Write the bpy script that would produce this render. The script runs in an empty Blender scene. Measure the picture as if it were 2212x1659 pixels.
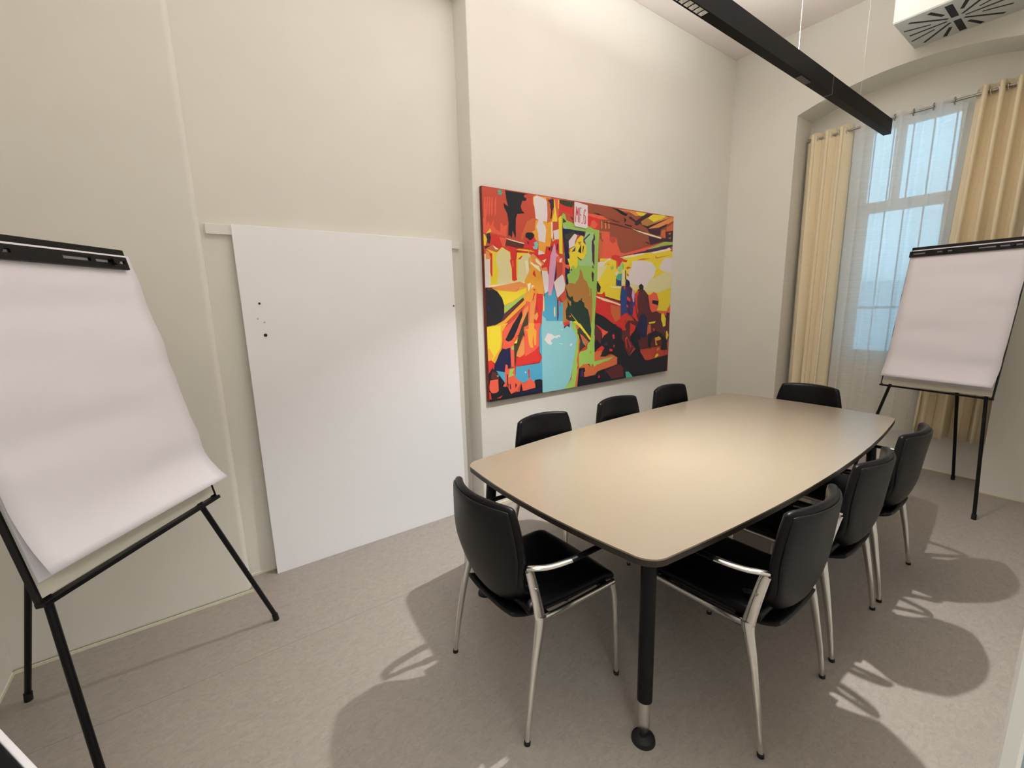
import bpy, bmesh, math, random
from mathutils import Vector, Matrix
random.seed(4)
SC = bpy.context.scene
PAINT_COLORS = {'R': (205, 80, 60), 'O': (240, 100, 75), 'K': (26, 28, 38), 'N': (28, 30, 78), 'W': (230, 222, 224), 'Y': (240, 218, 55), 'C': (228, 220, 165), 'A': (240, 172, 60), 'P': (235, 152, 82), 'B': (158, 82, 58), 'G': (160, 202, 95), 'M': (165, 208, 145), 'L': (80, 168, 206), 'S': (140, 202, 212), 'D': (32, 58, 48), 'T': (185, 130, 65), 'K2': (95, 42, 46), 'E': (224, 52, 48), 'U': (72, 40, 92), 'I': (225, 165, 200), 'F': (215, 110, 65), 'H': (60, 64, 46), 'J': (75, 175, 150), 'Q': (245, 235, 200), 'V': (66, 34, 52), 'Z': (40, 70, 140), 'X': (205, 40, 90)}
PAINT = """
R 1,999 999,999 999,1 1,1
Y 1,704 193,717 195,583 100,573 1,550
C 54,717 103,720 108,582 140,587 187,583 162,574 53,560 48,572 55,627 45,681
C 135,664 142,700 187,717 193,588 130,582
Q 164,681 176,684 188,621 185,583 173,588
Q 14,560 185,583 162,570 53,558 12,551
Q 18,706 23,706 22,572 16,552 1,551
W 2,704 16,697 19,637 20,572 14,552 1,552
E 24,727 33,728 30,607 28,598 22,620
E 106,762 129,764 127,603 130,589 118,582 109,587 109,641 102,674
O 110,678 115,681 117,654 111,647
O 1,863 7,868 11,829 21,851 29,829 41,860 40,833 49,819 65,808 68,851 79,835 94,843 89,789 30,800 10,796 1,797
O 10,955 14,953 10,881 5,868 6,921
O 19,956 23,955 19,882 14,869 15,923
O 28,958 32,956 28,883 23,870 24,924
O 38,959 41,958 38,885 33,872 33,926
O 51,961 54,960 51,887 46,873 46,928
O 7,932 13,931 13,840 4,818
J 60,992 72,995 78,983 73,971 63,974
K 89,996 182,996 167,990 165,979 177,975 173,963 158,960 151,933 156,916 167,905 136,897 130,876 128,819 129,797 125,785 122,801 115,819 114,802 112,785 103,797 97,791 100,851 95,893 83,921 82,941 89,934 99,926 93,956 91,977
F 177,871 212,891 214,842 197,827 197,818 168,812 155,778 149,782 156,813
A 195,822 209,832 214,880 229,884 203,956 203,987 213,995 284,996 281,695 225,729 223,779 211,787 203,816
F 262,994 284,993 283,880 265,871 268,949
W 221,997 236,991 257,986 266,973 269,940 265,878 248,880 246,871 256,858 261,836 255,775 226,782 224,820 216,849 227,882 214,887 206,983
K 176,817 197,818 207,810 205,796 190,776 180,787 168,795 170,810
E 170,784 192,781 207,801 213,783 225,773 223,729 224,692 102,685 88,737 85,756 89,776 163,763
K2 89,776 163,763 159,742 131,740 104,745 84,747
E 30,792 87,782 77,742 60,732 29,751
O 61,784 89,780 82,741 73,742
Q 83,783 164,764 161,761 104,773
V 12,794 25,799 29,779 23,749 14,756
Y 10,794 27,819 32,806 19,798
Y 1,791 6,791 14,769 7,740 1,740
V 3,737 27,743 6,726
F 8,726 34,747 59,728 50,719 28,719
Q 34,745 58,728 46,726
Y 8,726 50,714 71,740 84,730 103,720 106,685 32,681 31,707
C 52,712 76,734 101,714 102,685 45,682
P 7,720 31,707 30,681 7,680
E 20,708 32,707 31,681 27,681
Y 127,731 139,736 183,735 179,719 132,718 129,687 134,687 152,706 182,690 199,704 181,719 187,735 210,726
C 146,688 158,711 179,717 199,702 193,681
S 204,771 219,781 224,766 219,740 202,741 198,752 208,755
U 175,777 183,773 184,761 177,762
K 127,726 154,724 132,722
E 225,729 255,717 282,745 281,686 224,692
W 225,738 244,730 255,722 223,713
F 265,985 298,992 320,952 317,887 290,879 268,872
V 269,983 296,992 299,958 287,929 279,951 280,965
K 285,947 289,948 286,897 280,893
Y 296,992 303,987 304,957 312,896 312,884 286,881 292,907 298,931
O 299,993 317,993 319,948 317,887 312,891 312,954 303,959
Y 317,993 323,992 320,948 316,950
A 264,871 286,883 283,804 279,769 263,779
Q 284,878 290,879 292,810 288,786 284,804
R 290,879 318,883 319,852 290,833
W 293,838 319,848 321,798 297,796
Y 318,901 324,911 335,917 337,725 321,727 320,801 305,797 310,771 285,771 292,793 319,800 319,855
E 290,784 301,794 320,796 320,717 301,716 276,714 279,769
E 259,758 276,757 281,733 278,672 208,669 209,696 252,717
U 310,776 316,772 314,736 307,747
K 268,746 280,759 278,736
K2 283,764 288,762 287,725 284,729
I 298,777 302,763 305,730 320,715 303,697 298,673 278,672 280,715
H 322,993 393,995 392,982 384,964 365,964 345,968 322,978
R 320,973 352,966 384,964 393,959 394,887 351,901 338,927 320,915
E 324,972 375,961 391,944 391,930 351,938 324,944
K2 377,921 389,910 386,899 377,911
B 396,996 461,995 619,997 624,715 525,710 518,877 462,871 461,988
B 539,996 999,996 999,843 834,810 771,787 682,753 543,715
O 464,947 543,943 576,927 525,923 462,935
E 465,935 527,926 527,873 498,867 462,883
O 484,908 497,917 518,895 503,871 477,878
F 526,861 585,864 588,826 622,800 624,718 525,712
P 536,915 541,915 544,880 539,872
P 557,917 562,918 566,883 560,874
P 576,920 581,920 585,885 579,877
B 529,851 537,854 542,816 564,816 571,853 580,856 572,811 545,805 531,820
B 585,833 602,804 622,811 622,800 597,801 583,825
O 551,862 584,860 587,806 623,838 635,792 653,753 688,753 625,735 597,718 543,715
R 584,840 623,838 621,812 601,800 590,814
O 636,739 682,753 803,792 932,837 949,838 933,816 835,789 803,772 727,750 648,732
K 493,955 520,953 549,944 528,946 510,947
K 587,994 620,993 637,993 677,976 691,976 680,960 648,969 620,986
K2 572,938 641,924 644,919 607,922
K2 551,915 621,911 726,894 832,870 897,865 832,866 723,890 622,903 551,910
K 672,917 719,911 717,905 678,910
K 723,902 815,882 812,876 744,892
K 667,953 683,940 672,923
Q 714,896 917,864 911,856 819,870 769,880
Y 732,990 747,995 811,995 796,979 766,973
P 631,993 735,995 760,974 742,969 706,985 685,982 657,986
R 656,989 706,988 677,978
T 767,934 818,982 861,949 893,961 821,913 786,923
Y 819,968 846,994 925,999 949,994 909,972 861,949 838,960
P 824,914 939,993 999,995 999,976 921,928 830,903
V 695,960 712,962 742,942 811,995 853,995 773,943 780,925 817,921 980,995 927,965 840,918 821,905 767,929 749,916 734,919 737,933 701,950
V 818,905 895,922 954,952 948,934 909,912 907,877 884,872 831,884
V 825,864 914,855 948,870 943,901 999,914 999,846 932,842 840,813
F 916,907 942,916 945,861 910,872
F 949,928 999,963 999,914 950,905
T 961,892 984,903 978,885
T 962,866 986,874 979,860
V 804,831 833,825 834,814 811,823
G 825,788 939,840 999,843 999,828 916,812 835,777
U 724,753 803,775 825,785 943,814 999,828 999,819 934,790 845,769 742,748
K2 642,728 688,742 724,753 706,741 654,726
Y 532,714 597,718 639,712 727,747 810,764 845,769 961,798 999,783 999,630 533,623
Y 532,710 996,742 999,400 898,410 910,464 838,507 659,478 518,505
Q 642,726 694,740 730,748 791,761 810,759 730,734 683,726
Q 845,769 954,798 975,808 993,795 952,783 868,765
F 749,716 792,729 850,731 780,719
F 878,754 889,741 998,765 889,735 879,737
C 694,615 877,616 999,676 997,555 911,524 779,525 710,565
W 725,707 774,718 857,708 885,672 873,628 841,598 820,557 797,563 784,580 766,568 710,582 691,609 708,651 723,679
W 911,692 940,738 999,747 999,654 957,653 909,669
W 570,706 586,720 595,710 570,698 541,660 535,683
C 518,667 574,677 527,589 516,589
W 517,693 552,697 550,674 520,665
A 574,691 588,686 586,679 575,681
G 592,671 612,677 611,658 598,654
E 600,734 625,741 642,723 695,713 689,701 663,703 655,675 635,674 625,706 597,715
F 625,706 637,699 635,664 628,658
M 640,665 663,709 669,685 655,636 632,654
G 660,701 675,685 675,664 664,655
W 618,637 635,651 638,635 630,621
J 638,632 664,636 662,597 633,600 627,613
Z 627,608 639,597 659,597 660,562 627,565
F 687,670 699,678 720,671 693,660
F 691,637 704,632 706,620 692,622
Q 589,561 657,557 654,549 606,553
C 664,655 680,656 680,570 660,570
H 680,656 686,653 687,603 681,603
E 511,520 544,517 560,531 566,504 628,484 631,336 585,355 510,417
E 518,494 573,502 659,476 661,386 697,355 672,299 575,365 519,406
F 596,455 660,442 658,371 626,351 602,402
Q 573,488 659,456 659,446 616,463 554,480 508,503 510,508
K2 551,502 573,502 656,476 656,464 615,479 573,494
K 515,584 524,581 538,557 533,526 522,528 516,547
G 333,917 340,930 349,924 356,897 394,885 398,868 455,866 462,883 498,867 526,866 520,684 489,682 500,845 447,850 398,852 356,854 349,851 338,861 335,889
H 338,906 356,890 339,880
S 339,866 356,866 354,853 340,857
G 344,735 522,747 514,526 505,366 503,284 450,289 399,320 351,551
N 337,852 375,854 398,852 447,850 450,825 403,833 389,829 370,800 365,740 372,711 365,705 384,642 363,642 349,676 344,762 337,833
H 347,824 384,840 396,849 389,829 365,800 351,799
H 347,796 368,791 356,780 365,757 356,763
W 396,834 410,826 398,791 396,771 368,754 366,793 379,811
M 455,850 498,847 495,825 485,786 486,748 494,723 497,672 418,669 413,693 455,721 452,796 442,807
Y 428,828 442,824 440,795 455,778 458,739 443,710 431,702 413,711 411,668 370,666 372,752 394,766 408,804
Z 472,842 477,838 447,805 450,790 445,793 440,807
Z 379,738 396,761 401,772 399,744
K 430,784 430,734 413,743
T 411,792 430,796 423,776
K2 439,775 444,773 439,732 436,750
H 411,711 408,718 430,703 435,702 428,697
U 495,842 503,830 502,810 493,804 501,780 501,672 489,697 487,786 485,801 495,822
K2 491,743 500,743 499,682 495,702
V 493,679 498,656 489,663
V 490,643 498,630 496,586 491,586 485,625
R 303,675 344,725 351,662 351,611 346,546 330,551 337,610 304,595
O 303,706 316,714 335,703 339,679 323,680 309,685
Q 321,697 335,705 330,683 321,682
O 337,686 351,675 353,601 346,576 334,620
N 349,718 370,717 370,673 353,675
O 352,672 370,671 367,648 353,655
N 349,660 370,643 372,629 360,623 358,613 365,586 365,566 370,534 363,539 351,576 348,616
Y 360,702 384,706 379,651 375,639 372,658
Y 387,691 403,712 413,678 408,662 401,652 394,662
T 423,655 436,633 443,600 461,585 469,557 487,547 491,473 491,393 489,367 476,314 399,385 351,514 351,561 367,576 379,577 396,574 414,595 421,620
G 364,581 365,606 384,627 418,607 399,572 379,577
G 474,557 480,554 479,505 476,505
D 351,554 365,511 375,499 379,506 387,506 389,486 399,475 416,477 419,485 429,485 429,498 436,492 434,480 447,469 449,448 467,432 476,394 487,313 484,286 455,289 404,369 375,373 350,388 350,431 360,453 358,484 367,468 375,453 379,460 365,491 355,506
T 362,489 379,478 377,455 370,461
E 365,402 379,404 377,394 370,394
Y 375,415 379,412 417,360 458,299 450,300 412,353 387,370 404,372
Y 415,357 425,357 486,267 481,256
P 182,666 207,644 211,598 214,527 209,456 200,413 217,431 219,407 210,386 199,396 197,365 207,335 209,310 173,313 156,341 173,352 171,483 185,551
A 160,583 188,648 180,694 199,713 230,645 245,584 246,515 216,522 210,551 183,475 175,483 68,373 53,370 1,369 69,414 155,504 172,541
P 187,708 199,718 263,658 267,628 232,636 203,667
Q 184,680 203,667 224,659 232,636 230,631 211,647 188,669
Q 208,693 216,694 237,669 235,657 212,677
E 214,714 282,719 281,659 267,628 259,656 237,648 235,657 254,675 235,681
Q 239,686 259,696 250,677
E 198,628 205,637 211,602 196,616
E 197,546 208,544 201,534
E 201,529 205,520 196,485 193,487
Q 172,569 187,576 184,546 176,532
W 191,565 202,560 189,546
E 212,522 242,520 239,430 234,382 222,333 216,309 209,334 197,377 201,393 210,386 219,407 215,431 213,467 200,420 209,479
W 236,636 263,635 267,587 266,536 249,522 245,584
I 272,659 281,671 280,512 269,515 267,575
P 22,552 140,580 166,569 172,553 135,550 123,532 68,534 42,546
A 14,552 68,537 125,532 139,553 172,555 170,530 150,490 73,426 67,483 41,528
Y 45,537 119,530 168,551 165,527 106,484 70,469
G 165,525 155,504 73,428 74,469 96,473
K2 153,504 157,490 69,394 37,375 28,371 57,404 73,428
A 159,492 173,490 56,362 49,368
O 167,485 183,480 177,361 156,315 55,323 68,350 147,434
K 1,551 23,550 47,532 65,501 73,464 70,419 59,388 37,375 1,369
N 5,471 15,462 17,439 6,440
K2 5,549 23,548 34,539 10,537
K 145,439 149,410 119,318 83,321 95,353
P 154,441 166,455 175,466 174,442 131,341 123,317 119,330 153,427
H 174,438 173,369 152,344 156,315 129,317 148,375
Y 1,367 50,371 85,381 61,341 62,297 55,258 31,187 13,206 1,203
A 56,370 83,378 61,338 62,297 57,260 29,187 17,201 51,261 56,304 55,349
A 2,261 7,266 24,225 15,204 1,203
O 61,341 87,376 108,374 73,296 89,291 111,314 136,373 147,372 111,287 108,160 95,160 93,256 74,253 59,260 64,296
K 73,300 108,377 134,378 111,312 100,295 85,289
G 97,263 108,267 108,247 99,248
Y 110,279 122,301 124,316 123,275
H 109,277 121,278 151,377 156,371 150,321 118,225 115,185 110,162 109,198
K 61,257 78,250 52,206 31,177 29,187 47,237
N 78,255 93,259 93,160 80,154 76,175 67,136 24,153 27,185 42,220
E 155,346 175,350 209,342 221,331 222,249 219,213 236,195 231,182 219,168 115,159 117,197 120,207 151,219 155,313
O 153,356 182,370 230,372 221,336 220,255 201,233 157,207 151,229 157,313
E 219,213 235,192 226,177 150,167 137,177 144,194 196,203
A 155,341 175,347 173,375 200,373 198,348 209,334 206,259 199,260 195,317 190,276 194,247 181,249 174,268 168,335
P 154,313 154,229 151,216 133,205 118,213 120,228 143,289
L 115,159 235,163 236,51 199,77 192,60 176,89 151,70 128,84 111,103
L 223,333 230,366 240,366 237,154 221,159 235,192 222,220
E 167,138 175,137 176,89 171,90
W 153,127 159,128 159,121 154,122
E 1,203 15,206 27,177 22,163 16,171 15,124 11,123 1,144
K 1,140 16,166 32,152 46,132 66,88 59,69 76,65 92,26 130,29 137,70 143,29 201,34 199,77 222,78 237,68 238,1 1,1
K2 16,152 46,134 41,105 21,108 9,118
L 32,152 69,138 72,89 68,82
J 32,126 44,132 39,118
O 7,108 39,108 40,49 29,41 13,42 3,59 2,79
E 1,52 7,46 10,12 1,15
O 71,178 80,172 80,152 110,157 111,106 126,87 151,67 178,91 199,58 201,36 154,29 143,29 137,70 119,42 130,29 110,33 92,23 82,49 85,71 76,81 70,64 57,69 68,85 67,133
G 88,150 108,152 99,131 107,117 83,110
K 75,127 79,126 80,75 76,76
U 87,76 91,75 93,49 87,48
K 111,77 117,65 110,48
N 110,17 234,30 236,19 141,13
E 30,13 56,24 47,12
S 233,366 242,366 238,1 236,19 235,168
L 248,522 266,532 268,512 280,512 293,561 308,492 308,380 341,370 331,340 291,338 260,355 235,406 236,430 249,435
S 232,308 233,357 236,411 253,395 260,358 291,338 336,340 341,368 375,368 379,347 409,293
S 235,382 383,373 388,340 415,293 418,262 394,160 373,50 346,1 238,1 234,5 233,182
L 320,482 350,466 348,426 336,393 341,375 312,377 313,482
K2 308,490 314,487 315,407 312,382 308,382
E 320,492 325,477 322,452 319,457
R 322,507 348,539 353,486 336,472 327,487
T 336,472 358,501 360,456 350,431 353,387 365,374 345,350 336,363
E 338,365 372,374 370,356 341,347
U 341,345 371,361 370,338 357,349 341,335
G 372,368 389,365 404,346 412,292 384,331
W 292,578 307,597 334,621 341,608 348,566 344,536 311,499 306,509
W 238,636 262,635 268,613 266,534 248,522 246,551 238,617
I 278,718 305,720 303,672 295,600 290,561 280,512 266,512 271,647
U 305,675 307,617 300,590 294,588 300,636
C 294,455 299,448 299,405 294,398 291,428
C 242,517 247,503 248,435 239,430
Q 322,356 334,376 326,366
W 261,317 282,310 292,298 319,304 324,290 312,294 307,286 294,290 285,283 277,281 277,268 284,262 279,255 265,257 245,284
W 318,258 334,255 332,251 318,255
W 370,244 379,252 384,247 381,238 373,236
W 327,333 336,330 334,326
G 383,356 404,355 410,299 419,290 419,265 415,157 407,90 418,114 399,1 341,1 378,49 383,105 394,174 404,249 410,271
F 416,271 426,270 421,202 421,114 416,71 410,1 398,1 407,72 415,106 407,153 414,197
H 409,327 423,337 481,256 470,243 421,202 422,242 426,261 418,298
K 418,298 437,271 434,263 423,281
F 401,353 415,346 420,337 409,319 404,339
F 423,301 436,291 478,242 459,238 459,224 445,239 434,266
L 434,266 450,247 442,243
G 487,353 508,351 505,139 507,133 621,148 593,127 516,111 505,101 493,120 486,101 476,123 443,122 421,108 418,185 426,199 453,204 464,209 464,237 484,258
T 481,195 486,195 484,177 481,183
F 421,108 443,125 465,124 486,101 496,120 505,101 516,111 590,128 635,146 636,94 573,85 523,71 508,53 451,50 446,78 454,85 448,104
F 551,122 588,125 619,144 637,150 640,138 641,97 609,85 551,79
K 410,1 419,102 451,103 454,82 446,78 446,51 465,48 511,52 526,71 636,91 638,1
U 429,89 443,96 443,55 426,55
E 532,52 539,33 526,30
K 508,414 556,390 631,330 632,273 503,284 505,344
K 508,348 631,340 635,156 593,167 563,150 539,156 530,201 507,136 504,233
K2 505,341 516,341 558,291 503,284
K2 508,343 549,293 538,230 518,261 506,248
E 510,345 523,339 573,300 582,305 582,293 564,280 549,287 537,315
E 521,202 547,220 562,206 548,181 510,186
F 504,187 548,193 545,170 536,156 587,152 605,162 634,165 635,143 621,148 505,134
E 609,279 618,282 622,254 613,255
E 592,197 611,192 611,180 593,182
E 616,215 626,221 623,197
U 565,233 583,234 577,220 562,221
G 551,133 576,141 622,147 588,128 551,122
K 548,378 575,371 663,309 689,243 687,191 716,134 759,177 723,234 725,261 755,308 781,300 792,240 791,155 826,99 860,94 894,99 993,112 989,1 745,1 694,1 552,1 551,76 641,97 643,138 607,163 618,199 623,241 605,277 585,298 548,318
K2 569,68 623,88 659,95 680,68 685,14 610,12
E 608,277 620,281 624,255 614,253
E 615,211 625,221 621,198
E 592,196 610,191 610,180 595,181
O 548,315 582,298 560,281 549,262
J 696,42 715,40 731,21 745,1 701,1
K2 763,542 779,548 808,539 835,507 847,436 858,403 895,404 934,393 966,370 994,388 998,223 978,180 790,170 755,293 724,266 695,210 664,254 677,313 706,357 766,351 747,468
K2 663,298 717,340 719,261 726,222 746,187 716,134 687,194 686,244 673,280
Z 659,562 710,565 742,531 747,468 733,382 696,404 661,386 653,498
U 686,565 717,554 736,525 727,388 699,406 694,511
I 729,548 742,525 742,468 734,468 724,508
E 672,564 684,562 682,545 675,542
E 694,503 718,488 713,469 694,483
E 692,452 704,449 702,435 692,441
N 685,606 707,593 713,570 701,559 683,565
E 745,519 773,537 761,496 763,439 770,409 765,389 750,451
E 738,445 751,439 758,386 774,348 766,348 734,376
E 661,386 690,404 712,394 691,384 694,355 679,356 693,298 672,299 641,344
E 719,342 757,319 748,293 718,261
K 743,364 749,369 756,354 747,355
K 754,314 780,306 792,230 725,237 721,255 746,276
K 770,565 784,578 800,565 800,539 776,542 772,548
V 819,496 832,481 830,460 816,478
V 802,513 812,502 806,496
N 784,385 812,396 833,362 830,257 817,240 794,248 767,292 766,327
O 833,510 851,511 870,528 894,519 909,479 908,434 895,407 868,399 851,421 839,481
K 865,477 910,470 906,443 863,456
O 895,410 969,401 995,447 998,391 966,377 916,394
V 969,395 994,391 986,338 971,354
Y 932,387 948,390 967,355 966,308 948,301 940,331 932,347
Y 842,337 894,343 884,329 847,328
F 838,323 858,324 863,272 846,268 833,257
E 872,293 886,298 890,282 880,277
K 841,256 897,282 940,257 978,216 988,145 941,150 946,210 888,249 863,208 864,165 843,186
Y 972,270 980,274 993,243 981,212 973,229
A 891,234 920,242 938,226 931,217 900,214 912,185 898,185
P 912,166 928,164 920,149 906,148
Y 900,123 914,131 925,117 911,106 894,102
E 836,100 853,111 858,94 833,96
E 688,249 700,260 717,223 730,195 715,164 696,196
K2 695,243 704,248 724,187 709,159
W 393,994 408,994 461,986 461,873 452,866 396,871 392,880
X 401,893 404,972 401,972 397,892
X 401,971 404,927 408,928 404,972
X 408,927 414,966 410,966 405,927
X 410,966 411,893 415,893 414,967
X 421,891 422,968 418,967 418,890
X 419,965 428,964 430,968 420,969
X 419,931 427,929 428,933 420,935
X 429,888 434,888 436,894 431,895
X 452,953 449,964 446,962 449,952
X 447,964 442,960 444,958 449,962
X 441,959 439,932 443,932 445,959
X 439,932 440,898 443,898 443,932
X 440,897 443,887 446,889 443,899
X 445,886 450,889 448,892 444,890
X 451,890 452,909 449,909 447,890
X 452,909 450,930 447,929 449,908
X 450,931 444,934 442,931 448,928
"""
COL = SC.collection
PI = math.pi

# ------------------------------------------------------------------ helpers
def lin(c):
    r = []
    for v in c[:3]:
        v = v / 255.0
        r.append(v / 12.92 if v <= 0.04045 else ((v + 0.055) / 1.055) ** 2.4)
    return tuple(r) + (1.0,)

def mat(name, rgb, rough=0.5, metal=0.0, noise=None, bump=None, coat=0.0, spec=None, sheen=0.0):
    m = bpy.data.materials.new(name); m.use_nodes = True
    nt = m.node_tree; b = nt.nodes['Principled BSDF']
    c = lin(rgb)
    b.inputs['Base Color'].default_value = c
    b.inputs['Roughness'].default_value = rough
    b.inputs['Metallic'].default_value = metal
    if coat: b.inputs['Coat Weight'].default_value = coat
    if spec is not None: b.inputs['Specular IOR Level'].default_value = spec
    if sheen: b.inputs['Sheen Weight'].default_value = sheen
    tc = nt.nodes.new('ShaderNodeTexCoord')
    if noise:
        sc, amt = noise[0], noise[1]
        st = noise[2] if len(noise) > 2 else (1, 1, 1)
        mp = nt.nodes.new('ShaderNodeMapping'); mp.inputs['Scale'].default_value = st
        nt.links.new(tc.outputs['Object'], mp.inputs[0])
        n = nt.nodes.new('ShaderNodeTexNoise'); n.inputs['Scale'].default_value = sc; n.inputs['Detail'].default_value = 5
        nt.links.new(mp.outputs[0], n.inputs['Vector'])
        r = nt.nodes.new('ShaderNodeValToRGB')
        r.color_ramp.elements[0].position = 0.3; r.color_ramp.elements[1].position = 0.7
        r.color_ramp.elements[0].color = tuple(x * (1 - amt) for x in c[:3]) + (1,)
        r.color_ramp.elements[1].color = tuple(min(1, x * (1 + amt)) for x in c[:3]) + (1,)
        nt.links.new(n.outputs['Fac'], r.inputs[0]); nt.links.new(r.outputs[0], b.inputs['Base Color'])
    if bump:
        n2 = nt.nodes.new('ShaderNodeTexNoise'); n2.inputs['Scale'].default_value = bump[0]; n2.inputs['Detail'].default_value = 4
        nt.links.new(tc.outputs['Object'], n2.inputs['Vector'])
        bp = nt.nodes.new('ShaderNodeBump'); bp.inputs['Strength'].default_value = bump[1]; bp.inputs['Distance'].default_value = bump[2]
        nt.links.new(n2.outputs['Fac'], bp.inputs['Height']); nt.links.new(bp.outputs[0], b.inputs['Normal'])
    return m

def obj(name, bm, m, parent=None, smooth=False, bevel=0, sub=0, solid=0, loc=None, autos=None):
    me = bpy.data.meshes.new(name)
    bmesh.ops.recalc_face_normals(bm, faces=bm.faces) if not solid else None
    bm.to_mesh(me); bm.free()
    o = bpy.data.objects.new(name, me); COL.objects.link(o)
    for mm in (m if isinstance(m, (list, tuple)) else [m]): me.materials.append(mm)
    if parent: o.parent = parent
    if loc: o.location = loc
    if smooth:
        for p in me.polygons: p.use_smooth = True
        if autos is not None:
            me.set_sharp_from_angle(angle=math.radians(autos))
    if solid:
        md = o.modifiers.new('solid', 'SOLIDIFY'); md.thickness = abs(solid); md.offset = 0 if solid > 0 else 1
    if bevel:
        md = o.modifiers.new('bev', 'BEVEL'); md.width = bevel; md.segments = 2; md.limit_method = 'ANGLE'
    if sub:
        md = o.modifiers.new('sub', 'SUBSURF'); md.levels = sub; md.render_levels = sub
    return o

def tag(o, label=None, cat=None, group=None, kind=None):
    if label: o['label'] = label
    if cat: o['category'] = cat
    if group: o['group'] = group
    if kind: o['kind'] = kind
    return o

def empty(name, loc, rz=0):
    o = bpy.data.objects.new(name, None); COL.objects.link(o)
    o.location = loc; o.rotation_euler = (0, 0, rz); o.empty_display_size = 0.1
    return o

def struct(name, bm, m, parent=None, **k):
    o = obj(name, bm, m, parent, **k); o['kind'] = 'structure'; return o

def box(bm, x0, x1, y0, y1, z0, z1, mi=0):
    v = [bm.verts.new(p) for p in ((x0,y0,z0),(x1,y0,z0),(x1,y1,z0),(x0,y1,z0),(x0,y0,z1),(x1,y0,z1),(x1,y1,z1),(x0,y1,z1))]
    for f in ((0,3,2,1),(4,5,6,7),(0,1,5,4),(1,2,6,5),(2,3,7,6),(3,0,4,7)):
        fc = bm.faces.new([v[i] for i in f]); fc.material_index = mi
    return v

def BM(): return bmesh.new()
def boxm(*a):
    bm = BM(); box(bm, *a); return bm

def tube(bm, pts, rad, n=12, up=Vector((0,0,1)), cap=True, mi=0):
    """sweep an ellipse; rad = list of (a,b): a along side axis, b along up axis"""
    pts = [Vector(p) for p in pts]; rings = []
    if not isinstance(rad, list): rad = [rad] * len(pts)
    for i, p in enumerate(pts):
        t = (pts[min(i+1, len(pts)-1)] - pts[max(i-1, 0)]).normalized()
        u = up if abs(t.dot(up)) < 0.95 else Vector((0, 1, 0))
        s = t.cross(u).normalized(); w = s.cross(t).normalized()
        r = rad[i]; a, b = (r, r) if not isinstance(r, tuple) else r
        rings.append([bm.verts.new(p + s*a*math.cos(2*PI*k/n) + w*b*math.sin(2*PI*k/n)) for k in range(n)])
    for i in range(len(rings)-1):
        for k in range(n):
            f = bm.faces.new((rings[i][k], rings[i][(k+1)%n], rings[i+1][(k+1)%n], rings[i+1][k])); f.material_index = mi
    if cap:
        f = bm.faces.new(rings[0][::-1]); f.material_index = mi
        f = bm.faces.new(rings[-1]); f.material_index = mi

def smoothpath(pts, k=6):
    """Catmull-Rom through points"""
    P = [Vector(p) for p in pts]; out = []
    for i in range(len(P)-1):
        p0 = P[max(i-1,0)]; p1 = P[i]; p2 = P[i+1]; p3 = P[min(i+2,len(P)-1)]
        for j in range(k):
            t = j / k
            out.append(0.5*((2*p1) + (p2-p0)*t + (2*p0-5*p1+4*p2-p3)*t*t + (3*p1-p0-3*p2+p3)*t**3))
    out.append(P[-1]); return out

def disc(bm, c, r, h, n=24, r2=None, mi=0):
    r2 = r if r2 is None else r2
    a = [bm.verts.new((c[0]+r*math.cos(2*PI*k/n), c[1]+r*math.sin(2*PI*k/n), c[2])) for k in range(n)]
    b = [bm.verts.new((c[0]+r2*math.cos(2*PI*k/n), c[1]+r2*math.sin(2*PI*k/n), c[2]+h)) for k in range(n)]
    for k in range(n):
        f = bm.faces.new((a[k], a[(k+1)%n], b[(k+1)%n], b[k])); f.material_index = mi
    bm.faces.new(a[::-1]).material_index = mi; bm.faces.new(b).material_index = mi

def torus(bm, c, R, r, axis='y', n=20, m=8):
    vs = []
    for i in range(n):
        a = 2*PI*i/n; row = []
        for j in range(m):
            b = 2*PI*j/m; q = R + r*math.cos(b); l = (q*math.cos(a), q*math.sin(a), r*math.sin(b))
            if axis == 'y': p = (l[0], l[2], l[1])
            elif axis == 'x': p = (l[2], l[0], l[1])
            else: p = l
            row.append(bm.verts.new((c[0]+p[0], c[1]+p[1], c[2]+p[2])))
        vs.append(row)
    for i in range(n):
        for j in range(m):
            bm.faces.new((vs[i][j], vs[(i+1)%n][j], vs[(i+1)%n][(j+1)%m], vs[i][(j+1)%m]))

def slab(bm, outline, z0, z1):
    a = [bm.verts.new((x, y, z0)) for x, y in outline]; b = [bm.verts.new((x, y, z1)) for x, y in outline]
    n = len(a); bm.faces.new(a[::-1]); bm.faces.new(b)
    for k in range(n): bm.faces.new((a[k], a[(k+1)%n], b[(k+1)%n], b[k]))

# ------------------------------------------------------------------ key measures (metres, camera above the origin)
H = 1.53; CEIL = 3.925
YW, YR = 2.62, 2.785            # left wall, back of its recess
XR0, XR1, ZR = 0.075, 1.60, 3.50
XW, XN = 4.80, 5.12             # window wall, back of the window niche
YN0, YN1 = 0.47, 2.0
XL, YD = -0.83, 0.018           # near left wall, wall with the doorway
XJ = 0.80

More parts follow.
